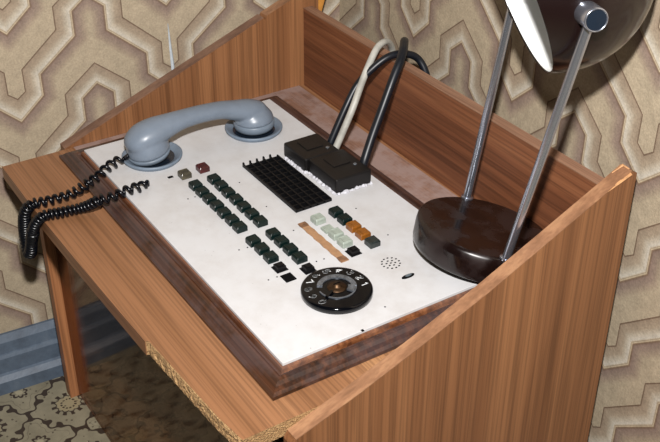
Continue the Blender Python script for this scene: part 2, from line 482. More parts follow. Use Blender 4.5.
def floor_mat():
    m, t, b = newmat('patterned_lino')
    tc = N(t, 'ShaderNodeTexCoord')
    nz = N(t, 'ShaderNodeTexNoise'); nz.inputs['Scale'].default_value = 60; nz.inputs['Detail'].default_value = 2
    t.links.new(tc.outputs['Object'], nz.inputs[0])
    sp = N(t, 'ShaderNodeSeparateXYZ'); t.links.new(tc.outputs['Object'], sp.inputs[0])
    # rotate with the room, origin on a big flower
    ct, st = cos(TH), sin(TH)
    px = math_n(t, 'SUBTRACT', sp.outputs[0], -0.0535); py = math_n(t, 'SUBTRACT', sp.outputs[1], -0.059)
    wobx = math_n(t, 'MULTIPLY', math_n(t, 'SUBTRACT', nz.outputs[0], 0.5), 0.006)
    p = math_n(t, 'ADD', math_n(t, 'SUBTRACT', math_n(t, 'MULTIPLY', px, ct), math_n(t, 'MULTIPLY', py, st)), wobx)
    q = math_n(t, 'ADD', math_n(t, 'ADD', math_n(t, 'MULTIPLY', px, st), math_n(t, 'MULTIPLY', py, ct)), wobx)
    L = 0.118
    def wave(v, k): return math_n(t, 'COSINE', math_n(t, 'MULTIPLY', v, 2 * pi * k / L))
    base = math_n(t, 'ADD', wave(p, 1), wave(q, 1))
    orn = math_n(t, 'ADD', base, math_n(t, 'MULTIPLY', math_n(t, 'ADD', wave(p, 3), wave(q, 3)), 0.30))
    orn = math_n(t, 'ADD', orn, math_n(t, 'MULTIPLY', math_n(t, 'MULTIPLY', wave(p, 5), wave(q, 5)), 0.22))
    line1 = math_n(t, 'LESS_THAN', math_n(t, 'ABSOLUTE', math_n(t, 'ADD', orn, 0.22)), 0.14)
    line2 = math_n(t, 'LESS_THAN', math_n(t, 'ABSOLUTE', math_n(t, 'ADD', orn, 0.95)), 0.05)
    def cell(v, o):
        w_ = math_n(t, 'ADD', v, L / 2 + o)
        return math_n(t, 'SUBTRACT', math_n(t, 'FLOORED_MODULO', w_, L), L / 2)
    def flower(o, r0, amp, petals, w_, filled):
        a = cell(p, o); c = cell(q, o)
        r = math_n(t, 'SQRT', math_n(t, 'ADD', math_n(t, 'MULTIPLY', a, a), math_n(t, 'MULTIPLY', c, c)))
        an = math_n(t, 'ARCTAN2', c, a)
        edge = math_n(t, 'ADD', r0, math_n(t, 'MULTIPLY', math_n(t, 'ABSOLUTE', math_n(t, 'COSINE', math_n(t, 'MULTIPLY', an, petals / 2))), amp))
        ring = math_n(t, 'LESS_THAN', math_n(t, 'ABSOLUTE', math_n(t, 'SUBTRACT', r, edge)), w_)
        if filled:
            dots = math_n(t, 'MULTIPLY', math_n(t, 'LESS_THAN', math_n(t, 'ABSOLUTE', math_n(t, 'SUBTRACT', r, r0 + amp + 0.003)), 0.0032),
                          math_n(t, 'GREATER_THAN', math_n(t, 'COSINE', math_n(t, 'MULTIPLY', an, petals)), 0.1))
            inner = math_n(t, 'MULTIPLY', math_n(t, 'LESS_THAN', math_n(t, 'ABSOLUTE', math_n(t, 'SUBTRACT', r, r0 * 0.62)), 0.0014),
                           math_n(t, 'GREATER_THAN', math_n(t, 'COSINE', math_n(t, 'MULTIPLY', an, petals)), -0.2))
            ring = math_n(t, 'MAXIMUM', math_n(t, 'MAXIMUM', ring, dots), inner)
            disc = math_n(t, 'LESS_THAN', r, r0)
        else:
            disc = math_n(t, 'LESS_THAN', r, r0 * 0.6)
        return ring, disc
    r1, d1 = flower(0.0, 0.0165, 0.003, 12, 0.0011, True)
    r2, d2 = flower(L / 2, 0.0075, 0.004, 8, 0.0019, False)
    v = N(t, 'ShaderNodeTexVoronoi'); v.inputs['Scale'].default_value = 95
    t.links.new(tc.outputs['Object'], v.inputs[0])
    dots = math_n(t, 'MULTIPLY', math_n(t, 'LESS_THAN', v.outputs['Distance'], 0.16), 0.7)
    dark = line1
    for x in (math_n(t, 'MULTIPLY', line2, 0.35), r1, r2, dots): dark = math_n(t, 'MAXIMUM', dark, x)
    n1 = noise(t, (1, 1, 1), 25, 6, 0.7)
    base_c = ramp(t, n1, [(0.3, (112, 106, 88)), (0.7, (140, 133, 112))])
    base_c = mix(t, math_n(t, 'MULTIPLY', d1, 0.55), base_c, (152, 138, 104))
    base_c = mix(t, math_n(t, 'MULTIPLY', d2, 0.6), base_c, (166, 158, 132))
    c = mix(t, dark, base_c, (52, 42, 34))
    t.links.new(c, b.inputs['Base Color'])
    b.inputs['Roughness'].default_value = 0.45
    return m
bm = mkbox(-1.2, 2.6, -1.6, 1.2, FLOOR_Z - 0.05, FLOOR_Z)
o = obj('floor', bm, floor_mat())
tag(o, 'beige vinyl floor with a dark brown ornamental flower pattern', None, None, 'structure')

def baseboard(name, O, D, NRM, s0, s1, label):
    prof = [(0, 0), (0.026, 0), (0.026, 0.022), (0.020, 0.030), (0.0165, 0.032), (0.0165, 0.058), (0.014, 0.063), (0.012, 0.064), (0.010, 0.082), (0.004, 0.093), (0, 0.093)]
    bm = bmesh.new()
    A = [bm.verts.new(O + D * s0 + NRM * (a + 0.0006) + Vector((0, 0, FLOOR_Z + b))) for a, b in prof]
    B = [bm.verts.new(O + D * s1 + NRM * (a + 0.0006) + Vector((0, 0, FLOOR_Z + b))) for a, b in prof]
    bm.faces.new(A); bm.faces.new(B[::-1])
    for i in range(len(prof)):
        j = (i + 1) % len(prof); bm.faces.new((A[i], A[j], B[j], B[i]))
    o = obj(name, bm, M['blue'])
    tag(o, label, None, None, 'structure')
baseboard('baseboard_left', WL0, WLD, WLN, -1.0, SL_C - 0.001, 'worn blue grey painted baseboard on the left wall')
baseboard('baseboard_back', WB0, WBD, WBN, SB_C + 0.028, 1.25, 'worn blue grey painted baseboard on the back wall')

# ------------------------------------------------------------------ desk
XL, XR, T = -0.055, 0.5355, 0.016
desk = thing('desk', (0.24, 0.14, FLOOR_Z), 'brown veneered telephone desk with sloping side panels and a chipped front edge', 'desk')
TT = 0.0175
bm = bmesh.new()
top = [(-0.0535, -0.0905), (0.06, -0.0915), (0.2, -0.0890), (0.3640, -0.0845), (0.3655, -0.0815), (0.50, -0.0745), (0.5365, -0.0700), (0.5345, 0.35), (-0.0535, 0.358)]
fs = prism(bm, top, 'z', -TT, 0)
bm.faces.ensure_lookup_table()
# side faces 2.. : edges 3->4 .. 6->7 are raw chipboard
for k in (3, 4, 5, 6):
    fs[2 + k].material_index = 1
tt = obj('tabletop', bm, [M['top'], M['chip']], desk)
# veneer strip still on the front edge
bm = bmesh.new()
e = [(-0.0540, -0.0905), (0.06, -0.0915), (0.2, -0.0890), (0.3640, -0.0845)]
poly = [(x, y - 0.0008) for x, y in e] + [(x, y) for x, y in e[::-1]]
prism(bm, poly, 'z', -TT - 0.0004, 0.0002)
obj('edge_strip', bm, M['top'], tt, label='veneer strip still glued along the left part of the front edge')
# raw, crumbled chipboard: a rough ledge
bm = bmesh.new()
rnd = random.Random(3)
xs = [0.3665 + i * (0.5355 - 0.3665) / 60 for i in range(61)]
def ye(x): return -0.0815 + (x - 0.3665) / (0.50 - 0.3665) * 0.0070 if x < 0.5 else -0.0745 + (x - 0.5) / 0.0365 * 0.0045
cols = []
for x in xs:
    row = []
    for j in range(6):
        z = -0.0006 - j * (TT - 0.0006) / 5
        row.append(bm.verts.new((x + rnd.uniform(-.0006, .0006), ye(x) - 0.0004 - rnd.random() * 0.0022 * (0.4 if j in (0, 5) else 1), z)))
    row.append(bm.verts.new((x, ye(x) + 0.003, -TT)))
    row.insert(0, bm.verts.new((x, ye(x) + 0.003, -0.0006)))
    cols.append(row)
for a, b in zip(cols[:-1], cols[1:]):
    for j in range(len(a) - 1): bm.faces.new((a[j], a[j + 1], b[j + 1], b[j]))
obj('chipboard_edge', bm, M['chip'], tt, label='raw crumbling chipboard on the right part of the front edge')
# side panels
SL = lambda y: 0.0028 + 0.382 * y
SRP = [(-0.024, -0.0124), (0.044, 0.0094), (0.115, 0.0352), (0.193, 0.0660), (0.269, 0.1000), (0.343, 0.1335), (0.372, 0.1475)]
def SR(y):
    for (a, za), (b, zb) in zip(SRP[:-1], SRP[1:]):
        if y <= b: return za + (zb - za) * (y - a) / (b - a)
    return SRP[-1][1] + (y - SRP[-1][0]) * 0.44
def side_panel(x0, x1, zb, right):
    bm = bmesh.new()
    if right:
        yb = 0.3765
        pts = [(-0.028, FLOOR_Z), (-0.028, -0.019)] + SRP[:-1] + [(0.3680, SR(0.3680)), (yb, SR(yb) - 0.008), (yb, FLOOR_Z)]
    else:
        yb = 0.384
        pts = [(-0.0075, zb), (-0.0075, SL(-0.0075)), (0.2955, SL(0.2955)), (0.297, SL(0.297) - 0.0035), (0.300, SL(0.300) + 0.0006), (0.372, SL(0.372)), (yb, SL(yb) - 0.004), (yb, zb)]
    prism(bm, pts, 'x', x0, x1)
    return bm
pl_ = obj('side_panel', side_panel(XL - T, XL + 0.0014, -0.03, False), M['side'], desk, label='left side panel with a chip in its sloping edge')
pr_ = obj('side_panel', side_panel(XR + 0.0005, XR + T, FLOOR_Z, True), M['side'], desk, label='right side panel reaching down to the floor')
# edge bands on the slopes
def band(x0, x1, y0, y1, m, par, label=None, F=None):
    F = F or SL
    ys_ = [y0] + [p[0] for p in SRP if y0 < p[0] < y1] + [y1]
    bm = bmesh.new()
    th = 0.0009
    prism(bm, [(y, F(y)) for y in ys_] + [(y, F(y) + th) for y in ys_[::-1]], 'x', x0, x1)
    return obj('edge_strip', bm, m, par, label=label)
band(XL - T, XL, -0.0075, 0.2955, M['edge_l'], pl_, 'dusty dark edge strip')
band(XL - T, XL, 0.300, 0.372, M['edge'], pl_, 'clean light edge strip')
band(XR + 0.0005, XR + T, -0.024, 0.3680, M['edge'], pr_, None, SR)
# splintered tip of the right panel
bm = bmesh.new()
tube(bm, [(XR + 0.002, 0.356, SR(0.356) + 0.0012), (XR + 0.005, 0.3665, SR(0.3665) + 0.0030), (XR + 0.0125, 0.3680, SR(0.368) + 0.0010)], 0.001, 6, radii=[0.0006, 0.0016, 0.0008])
tube(bm, [(XR + T - 0.0005, 0.335, SR(0.335) + 0.0002), (XR + T, 0.352, SR(0.352) - 0.0004), (XR + T, 0.3670, SR(0.367) - 0.002)], 0.001, 6, radii=[0.0003, 0.0016, 0.0022])
obj('splinter', bm, plain('fresh_split_wood', (176, 130, 88), 0.6, var=0.15, vs=200), pr_, label='pale split wood at the top corner')
# back panel (slightly skewed)
bm = bmesh.new()
A = [(-0.0545, 0.3595), (0.5350, 0.3500)]
def zt(x): return 0.117 + (x + 0.055) / 0.59 * 0.0065
vs = []
for (x, y) in A:
    vs.append([bm.verts.new(p) for p in ((x, y, FLOOR_Z + 0.20), (x, y + 0.014, FLOOR_Z + 0.20), (x, y + 0.014, zt(x)), (x, y, zt(x)))])
bm.faces.new(vs[0]); bm.faces.new(vs[1][::-1])
for i in range(4):
    j = (i + 1) % 4; bm.faces.new((vs[0][i], vs[0][j], vs[1][j], vs[1][i]))
bp = obj('back_panel', bm, M['back'], desk)
bm = bmesh.new()
vs = []
for (x, y) in A:
    z = zt(x)
    vs.append([bm.verts.new(p) for p in ((x, y - 0.0003, z), (x, y + 0.0143, z), (x, y + 0.0143, z + 0.0009), (x, y - 0.0003, z + 0.0009))])
bm.faces.new(vs[0]); bm.faces.new(vs[1][::-1])
for i in range(4):
    j = (i + 1) % 4; bm.faces.new((vs[0][i], vs[0][j], vs[1][j], vs[1][i]))
M['edge_b'] = wood('edge_veneer_back', (116, 84, 66), (128, 94, 74), (142, 108, 86), 'X', 60, 900, seed=4.0, rough=0.55)
obj('edge_strip', bm, M['edge_b'], bp)
# legs under the tabletop's left end, and the smoked panel between leg and right side
for y0, y1 in ((-0.0516, -0.022), (0.33, 0.358)):
    obj('leg', mkbox(XL - 0.0235, XL - 0.0075, y0, y1, FLOOR_Z, -TT), M['leg'], desk)
obj('apron', mkbox(XL - 0.022, XL - 0.009, -0.022, 0.33, -0.055, -TT), M['side'], desk)
pan = obj('modesty_panel', mkbox(XL - 0.0073, XR - 0.0005, -0.0385, -0.0355, FLOOR_Z + 0.002, -TT - 0.0005), M['acrylic'], desk, label='smoked brown see-through panel under the tabletop')
bm = bmesh.new()
box(bm, XR - 0.022, XR - 0.0002, -0.045, -0.0405, -TT - 0.022, -TT)
tube(bm, [(XR - 0.0005, -0.050, -0.0215), (XR + 0.005, -0.046, -0.0205)], 0.003, 12)
obj('bracket', bm, M['bracket'], desk)

# dust film covering the tabletop behind the console
bm = mkbox(XL + 0.0005, XR - 0.0006, 0.3035, 0.3505, 0.0, 0.0004)
box(bm, XL + 0.0020, -0.033, 0.004, 0.3035, 0.0, 0.0004)
obj('dust_film', bm, M['dustwood'], tt, label='greyish dust lying on the tabletop behind the white plate')

# ------------------------------------------------------------------ telephone console
H = 0.022
PX0, PX1, PY0, PY1 = 0.0, 0.489, 0.0, 0.2705
con = thing('telephone_console', (0.2445, 0.135, 0.0), 'white switchboard plate with keys, rotary dial and dark wooden moulding, set into the desk', 'telephone console')
fp = obj('faceplate', mkbox(PX0, PX1, PY0, PY1, H - 0.0035, H), M['plate'], con, bevel=0.0004)
# moulding: profile (fraction of width outwards, z); mitred round the plate
prof = [(-0.03, 0.0), (-0.03, H - 0.0036), (0.09, H - 0.0036), (0.13, H - 0.0055), (0.15, 0.0125), (0.22, 0.0118), (0.27, 0.0137), (0.36, 0.0147), (0.55, 0.0136), (0.72, 0.0110), (0.84, 0.0072), (0.93, 0.0058), (1.0, 0.0050), (1.0, 0.0015), (0.96, 0.0)]
WF, WR, WLf, WBk = 0.0225, 0.0195, 0.034, 0.031
bm = bmesh.new()
rings = []
for fr_, z in prof:
    rings.append([bm.verts.new(p) for p in ((PX0 - WLf * fr_, PY0 - WF * fr_, z), (PX1 + WR * fr_, PY0 - WF * fr_, z), (PX1 + WR * fr_, PY1 + WBk * fr_, z), (PX0 - WLf * fr_, PY1 + WBk * fr_, z))])
for a, b in zip(rings, rings[1:] + rings[:1]):
    for k in range(4):
        f = bm.faces.new((a[k], a[(k + 1) % 4], b[(k + 1) % 4], b[k]))
        if rings.index(a) in (1, 2, 3): f.material_index = 1
obj('frame_moulding', bm, [M['mould'], M['lip']], con, label='dark wooden moulding around the plate')

# receiver cradles
cups = [(0.065, 0.0640), (0.068, 0.2070)]
for cx_, cy_ in cups:
    bm = bmesh.new()
    lathe(bm, [(0.0345, 0.0), (0.0372, 0.0035), (0.0376, 0.0055), (0.0365, 0.0064), (0.0350, 0.0060), (0.0318, 0.0042), (0.0290, 0.0030), (0.0275, 0.0014)], (cx_, cy_, H), seg=56, close=False)
    lathe(bm, [(0.0275, 0.0014), (0.0, 0.0012)], (cx_, cy_, H), seg=56, close=False, mi=1)  # dark floor colour paints in the shade of the gap around the handset cap
    obj('receiver_cradle', bm, [M['greyring'], M['darkcap_shade']], con, smooth=True, origin=(cx_, cy_, H), label='grey dished ring under the handset')

# push buttons: one of each kind, copied
def button_mesh(kind):
    bm = bmesh.new()
    if kind == 'cap':
        s0, s1, z0, z1 = 0.0066, 0.0054, 0.0, 0.0082
        v = [bm.verts.new((sx * s, sy * s, z)) for s, z in ((s0, z0), (s0, 0.0060), (s1, z1)) for sx, sy in ((-1, -1), (1, -1), (1, 1), (-1, 1))]
        dish = [bm.verts.new((sx * s1 * 0.72, sy * s1 * 0.72, z1 - 0.0007)) for sx, sy in ((-1, -1), (1, -1), (1, 1), (-1, 1))]
        bm.faces.new(v[0:4][::-1])
        for a in (0, 4):
            for k in range(4): bm.faces.new((v[a + k], v[a + (k + 1) % 4], v[a + 4 + (k + 1) % 4], v[a + 4 + k]))
        for k in range(4): bm.faces.new((v[8 + k], v[8 + (k + 1) % 4], dish[(k + 1) % 4], dish[k]))
        bm.faces.new(dish)
    elif kind == 'flat':
        box(bm, -0.0060, 0.0060, -0.0060, 0.0060, 0, 0.0030)
        box(bm, -0.0040, 0.0040, -0.0040, 0.0040, 0.0030, 0.0036)
    elif kind == 'stub':
        box(bm, -0.0068, 0.0068, -0.0068, 0.0068, 0, 0.0008)
        box(bm, -0.0050, 0.0050, -0.0050, 0.0050, 0.0008, 0.0050)
        box(bm, -0.0030, 0.0030, -0.0030, 0.0030, 0.0050, 0.0062)
    elif kind == 'hole':
        box(bm, -0.0068, 0.0068, -0.0062, 0.0062, 0, 0.0008)
    return bm
mesh_cache = {}
def button(kind, m, x, y, label=None, rot=0.0):
    key = (kind, m)
    if key not in mesh_cache:
        me = bpy.data.meshes.new('push_button_' + kind)
        bm = button_mesh(kind); bmesh.ops.recalc_face_normals(bm, faces=bm.faces); bm.to_mesh(me); bm.free()
        me.materials.append(M[m]); mesh_cache[key] = me
    o = bpy.data.objects.new('push_button' if kind != 'hole' else 'empty_button_socket', mesh_cache[key])
    COL.objects.link(o)
    o.parent = con
    pw = wmat(con)
    o.matrix_local = pw.inverted() @ (Matrix.Translation((x, y, H)) @ Matrix.Rotation(rot, 4, 'Z'))
    if kind in ('cap',):
        b = o.modifiers.new('bevel', 'BEVEL'); b.width = 0.0006; b.segments = 2
    if label: o['label'] = label
    return o
rk = random.Random(5)
def j(): return rk.uniform(-0.0003, 0.0003)
for i in range(7):
    button('cap', 'key', 0.1589 + i * 0.01805 + j(), 0.0765 + j(), None, rk.uniform(-.03, .03))
    button('cap', 'key', 0.1577 + i * 0.0185 + j(), 0.1017 + j(), None, rk.uniform(-.03, .03))
for i in range(4):
    button('cap', 'key', 0.2988 + i * 0.0183 + j(), 0.1015 + j(), None, rk.uniform(-.03, .03))
for i in range(3):
    button('cap', 'key', 0.2990 + i * 0.0187 + j(), 0.0760 + j(), None, rk.uniform(-.03, .03))
button('stub', 'blackplastic', 0.3555, 0.0760, 'black stub left where the key cap is missing')
button('stub', 'blackplastic', 0.3735, 0.1000, 'black stub left where the key cap is missing')
button('stub', 'blackplastic', 0.3725, 0.1585, 'black stub left where the key cap is missing')
button('hole', 'hole', 0.3745, 0.0752, 'flat black square socket without a key')
button('cap', 'keywhite', 0.3001, 0.1592, 'greenish white key, the one apart from its row')
button('flat', 'keywhite', 0.3205, 0.1592, 'greenish white key pressed down flat')
button('cap', 'keywhite', 0.3365, 0.1595, 'greenish white key')
button('cap', 'keywhite', 0.3545, 0.1592, 'greenish white key')
button('cap', 'key', 0.2983, 0.1845)
button('cap', 'key', 0.3165, 0.1843)
button('cap', 'keyamber', 0.3344, 0.1845, 'amber key')
button('cap', 'keyamber', 0.3523, 0.1847, 'amber key')
button('cap', 'keysmoke', 0.3712, 0.1843, 'smoky grey key')
button('cap', 'keyred', 0.1266, 0.1026, 'dark red key')
button('cap', 'keybrown', 0.1285, 0.0773, 'olive brown key')

# empty key rack: black grid with open cells and a comb of teeth on its left end
bm = bmesh.new()
GX0, GX1, GY0, GY1 = 0.1500, 0.2705, 0.1485, 0.1957
box(bm, GX0, GX1, GY0, GY1, H, H + 0.0006, 0)
obj('key_rack', bm, M['hole'], con, label='black empty key rack with open square cells')
rack = bpy.data.objects['key_rack']
for i in range(13):
    x = GX0 + (GX1 - GX0) * i / 12
    bm = mkbox(x - 0.0006, x + 0.0006, GY0, GY1, H + 0.0004, H + 0.0036)
    obj('cross_bar', bm, M['blackplastic'], rack)
for i in range(6):
    y = GY0 + (GY1 - GY0) * i / 5
    bm = mkbox(GX0 - 0.0025, GX1 + 0.0006, y - 0.0009, y + 0.0009, H + 0.0004, H + 0.0042)
    if i < 5:
        v = box(bm, GX0 - 0.0050, GX0 - 0.0025, y - 0.0009, y + 0.0009, H + 0.0002, H + 0.0062)
    obj('long_bar', bm, M['blackplastic'], rack)

# tan tape strip
bm = bmesh.new()
n = 18
rows = []
for i in range(n + 1):
    x = 0.2925 + i * (0.3820 - 0.2925) / n
    hw = 0.0047 + 0.0005 * sin(i * 1.9)
    rows.append([bm.verts.new((x, 0.1415 + s * hw, H + z)) for s, z in ((-1, 0.0), (-1, 0.0012), (1, 0.0012), (1, 0.0))])
for i, (a, b) in enumerate(zip(rows[:-1], rows[1:])):
    for k in range(3):
        f = bm.faces.new((a[k], a[k + 1], b[k + 1], b[k])); f.material_index = 1 if i in (0, 1, n - 2, n - 1) else 0
bm.faces.new(rows[0][::-1]); bm.faces.new(rows[-1])
obj('tape_strip', bm, [M['tape'], M['tapeend']], con, label='tan tape strip beside the white keys')

# two black connector boxes with spilled white filler
def cbox(x0, x1, y0, y1, h, label):
    bm = bmesh.new()
    box(bm, x0, x1, y0, y1, H, H + h)
    o = obj('connector_box', bm, M['boxblack'], con, bevel=0.0022, seg=3, label=label)
    bm = bmesh.new()
    box(bm, x0 + 0.010, x0 + 0.034, y0 + 0.014, y1 - 0.012, H + h, H + h + 0.0012)
    obj('lid', bm, M['boxblack'], o, bevel=0.0006)
    bm = bmesh.new()
    lathe(bm, [(0.0024, 0.0), (0.0024, 0.0005), (0.0018, 0.0009), (0.0, 0.0009)], (x0 + 0.040, y1 - 0.010, H + h), seg=16)
    obj('screw', bm, M['ringgrey'], o)
    return o
b1 = cbox(0.1480, 0.2000, 0.2045, 0.2540, 0.0190, 'black box nearer the handset')
b2 = cbox(0.2010, 0.2620, 0.2085, 0.2590, 0.0195, 'black box nearer the lamp')
def filler(par, path):
    bm = bmesh.new()
    r = random.Random(len(path) * 7)
    pts, rad = [], []
    for (x0, y0), (x1, y1) in zip(path[:-1], path[1:]):
        nn = 22
        for i in range(nn + 1):
            t = i / nn
            pts.append(Vector((x0 + (x1 - x0) * t + r.uniform(-.0006, .0006), y0 + (y1 - y0) * t + r.uniform(-.0006, .0006), H + 0.0005)))
            rad.append(r.uniform(0.0006, 0.0034))
    tube(bm, pts, 0.002, 8, True, rad)
    for v in bm.verts: v.co.z = max(v.co.z, H + 0.0001)
    obj('filler_bead', bm, M['filler'], par, label='crumbly white filler along the bottom edge')
filler(b1, [(0.156, 0.2030), (0.1985, 0.2032), (0.2000, 0.2070)])
filler(b2, [(0.2045, 0.2075), (0.2630, 0.2080), (0.2632, 0.2575)])

# rotary dial
DC = Vector((0.4230, 0.1039, H))
dial = bmesh.new()
lathe(dial, [(0.0372, 0.0), (0.0372, 0.0045), (0.0362, 0.0062), (0.0345, 0.0068), (0.0, 0.0068)], DC, seg=72)
dial_o = obj('rotary_dial', dial, M['gloss'], con, smooth=False, origin=DC, label='glossy black rotary dial without its finger wheel')
for p_ in dial_o.data.polygons: p_.use_smooth = len(p_.vertices) == 4 and abs(p_.normal.z) < 0.99
ZD = H + 0.0068
def ring_arc(r0, r1, a0, a1, z0, z1, seg=60):
    bm = bmesh.new()
    R_ = []
    for i in range(seg + 1):
        a = radians(a0 + (a1 - a0) * i / seg)
        R_.append([bm.verts.new((DC.x + r * cos(a), DC.y + r * sin(a), z)) for r, z in ((r0, z0), (r0, z1), (r1, z1), (r1, z0))])
    for a, b in zip(R_[:-1], R_[1:]):
        for k in range(4): bm.faces.new((a[k], a[(k + 1) % 4], b[(k + 1) % 4], b[k]))
    bm.faces.new(R_[0]); bm.faces.new(R_[-1][::-1])
    return bm
obj('inner_ring', ring_arc(0.0190, 0.0203, -95, 62, ZD - 0.0002, ZD + 0.0012), M['ringgrey'], dial_o, label='thin grey metal ring inside the numbers')
obj('inner_disc', ring_arc(0.0150, 0.0205, 60, 235, ZD - 0.0002, ZD + 0.0014), M['ringgrey'], dial_o, label='broad grey half ring')
obj('contact_plate', ring_arc(0.0115, 0.0190, 28, 66, ZD - 0.0002, ZD + 0.0020), M['ringgrey'], dial_o)
bm = bmesh.new()
lathe(bm, [(0.0105, 0.0), (0.0100, 0.0010), (0.0060, 0.0016), (0.0042, 0.0024), (0.0036, 0.0046), (0.0, 0.0050)], DC + Vector((0, 0, 0.0066)), seg=32)
obj('hub', bm, M['brass'], dial_o, smooth=True, label='brass hub with a slotted screw')
bm = mkbox(DC.x - 0.0006, DC.x + 0.0006, DC.y - 0.004, DC.y + 0.004, ZD + 0.0045, ZD + 0.0052)
obj('screw_slot', bm, M['hole'], dial_o)
bm = bmesh.new()
box(bm, 0.0, 0.0120, -0.0015, 0.0015, 0, 0.0024)
bmesh.ops.transform(bm, matrix=Matrix.Translation((DC.x, DC.y, ZD)) @ Matrix.Rotation(radians(-62), 4, 'Z') @ Matrix.Translation((0.0095, 0, 0)), verts=bm.verts)
obj('finger_stop', bm, M['gloss'], dial_o)
# digits as strokes
DG = {'1': [[(-.25, .3), (0, .5), (0, -.5)]],
      '2': [[(-.3, .3), (-.1, .5), (.2, .45), (.3, .2), (-.3, -.5), (.3, -.5)]],
      '3': [[(-.3, .4), (0, .5), (.28, .28), (0, .03), (.3, -.25), (0, -.5), (-.3, -.4)]],
      '4': [[(.15, -.5), (.15, .5), (-.32, -.2), (.32, -.2)]],
      '5': [[(.28, .5), (-.22, .5), (-.26, .05), (.1, .12), (.3, -.15), (.1, -.48), (-.28, -.42)]],
      '6': [[(.2, .5), (-.2, .15), (-.3, -.2), (0, -.5), (.3, -.2), (0, .05), (-.28, -.12)]],
      '7': [[(-.3, .5), (.3, .5), (-.08, -.5)]],
      '8': [[(0, .02), (-.24, .26), (0, .5), (.24, .26), (0, .02), (-.3, -.24), (0, -.5), (.3, -.24), (0, .02)]],
      '9': [[(.28, .12), (0, -.05), (-.3, .2), (0, .5), (.3, .2), (.2, -.15), (-.2, -.5)]],
      '0': [[(0, .5), (-.28, .25), (-.28, -.25), (0, -.5), (.28, -.25), (.28, .25), (0, .5)]]}
def digit(ch, pos, size, rot, z):
    bm = bmesh.new()
    hw = size * 0.075
    for st in DG[ch]:
        P_ = catmull([(a, b, 0) for a, b in st], 5) if ch in '0235689' else [Vector((a, b, 0)) for a, b in st]
        for a, b in zip(P_[:-1], P_[1:]):
            d = (b - a)
            if d.length < 1e-6: continue
            d.normalize(); nn = Vector((-d.y, d.x, 0)) * (0.10 if ch in '0235689' else 0.07); e_ = d * 0.05
            q = [a - nn - e_, b - nn + e_, b + nn + e_, a + nn - e_]
            bot = [bm.verts.new(Vector((p.x * size, p.y * size, 0))) for p in q]
            topv = [bm.verts.new(Vector((p.x * size, p.y * size, 0.00018))) for p in q]
            bm.faces.new(topv)
            for k in range(4): bm.faces.new((bot[k], bot[(k + 1) % 4], topv[(k + 1) % 4], topv[k]))
    bmesh.ops.transform(bm, matrix=Matrix.Translation((pos[0], pos[1], z)) @ Matrix.Rotation(rot, 4, 'Z'), verts=bm.verts)
    return bm
for i, ch in enumerate('1234567890'):
    a = radians(66.5 + i * 25.6)
    r = 0.0292
    obj('printed_digit', digit(ch, (DC.x + r * cos(a), DC.y + r * sin(a)), 0.0070, 0.0, ZD), M['print'], dial_o, label='white ' + ch)

# speaker holes
SC = (0.4105, 0.1810)
for (r, nn, a0) in ((0.0, 1, 0), (0.0048, 6, 10), (0.0098, 13, 0)):
    for k in range(nn):
        a = radians(a0) + 2 * pi * k / nn
        x, y = SC[0] + r * cos(a), SC[1] + r * sin(a)
        bm = bmesh.new()
        lathe(bm, [(0.0010, 0), (0.0010, 0.00035), (0.0, 0.00035)], (0, 0, 0), seg=10)
        bmesh.ops.scale(bm, vec=(0.85, 1.25, 1), verts=bm.verts)
        bmesh.ops.translate(bm, vec=(x, y, H), verts=bm.verts)
        obj('sound_hole', bm, M['hole'], con)
# small slotted indicator
bm = bmesh.new()
lathe(bm, [(0.0034, 0), (0.0034, 0.0010), (0.0026, 0.0014), (0.0, 0.0014)], (0, 0, 0), seg=20)
bmesh.ops.scale(bm, vec=(0.8, 2.35, 1), verts=bm.verts)
bmesh.ops.translate(bm, vec=(0.4400, 0.1820, H), verts=bm.verts)
ind = obj('indicator_window', bm, M['hole'], con, label='small dark oval window near the dial')
bm = bmesh.new()
lathe(bm, [(0.0020, 0), (0.0020, 0.0004), (0.0, 0.0004)], (0, 0, 0), seg=16)
bmesh.ops.scale(bm, vec=(0.8, 2.0, 1), verts=bm.verts)
bmesh.ops.translate(bm, vec=(0.4400, 0.1825, H + 0.0014), verts=bm.verts)
obj('lens', bm, M['ledgrey'], ind)
# little screw holes and specks

for (x, y) in [(0.1766, 0.0575), (0.177, 0.0664), (0.1758, 0.1264), (0.2403, 0.1264), (0.3003, 0.1265), (0.3015, 0.0566), (0.3023, 0.0667), (0.3667, 0.0557), (0.3669, 0.0659), (0.3652, 0.1158), (0.3656, 0.1251), (0.2995, 0.2113), (0.3645, 0.2101), (0.4698, 0.1312)]:
    bm = bmesh.new()
    lathe(bm, [(0.0009, 0), (0.0009, 0.0003), (0.0, 0.0003)], (x, y, H), seg=10)
    obj('pin_hole', bm, M['hole'], con)
obj('peg_socket', mkbox(0.1178, 0.1222, 0.0590, 0.0655, H, H + 0.0004), M['hole'], con)
obj('plate_notch', mkbox(0.4873, 0.4901, 0.0894, 0.0922, H, H + 0.0004), M['hole'], con)

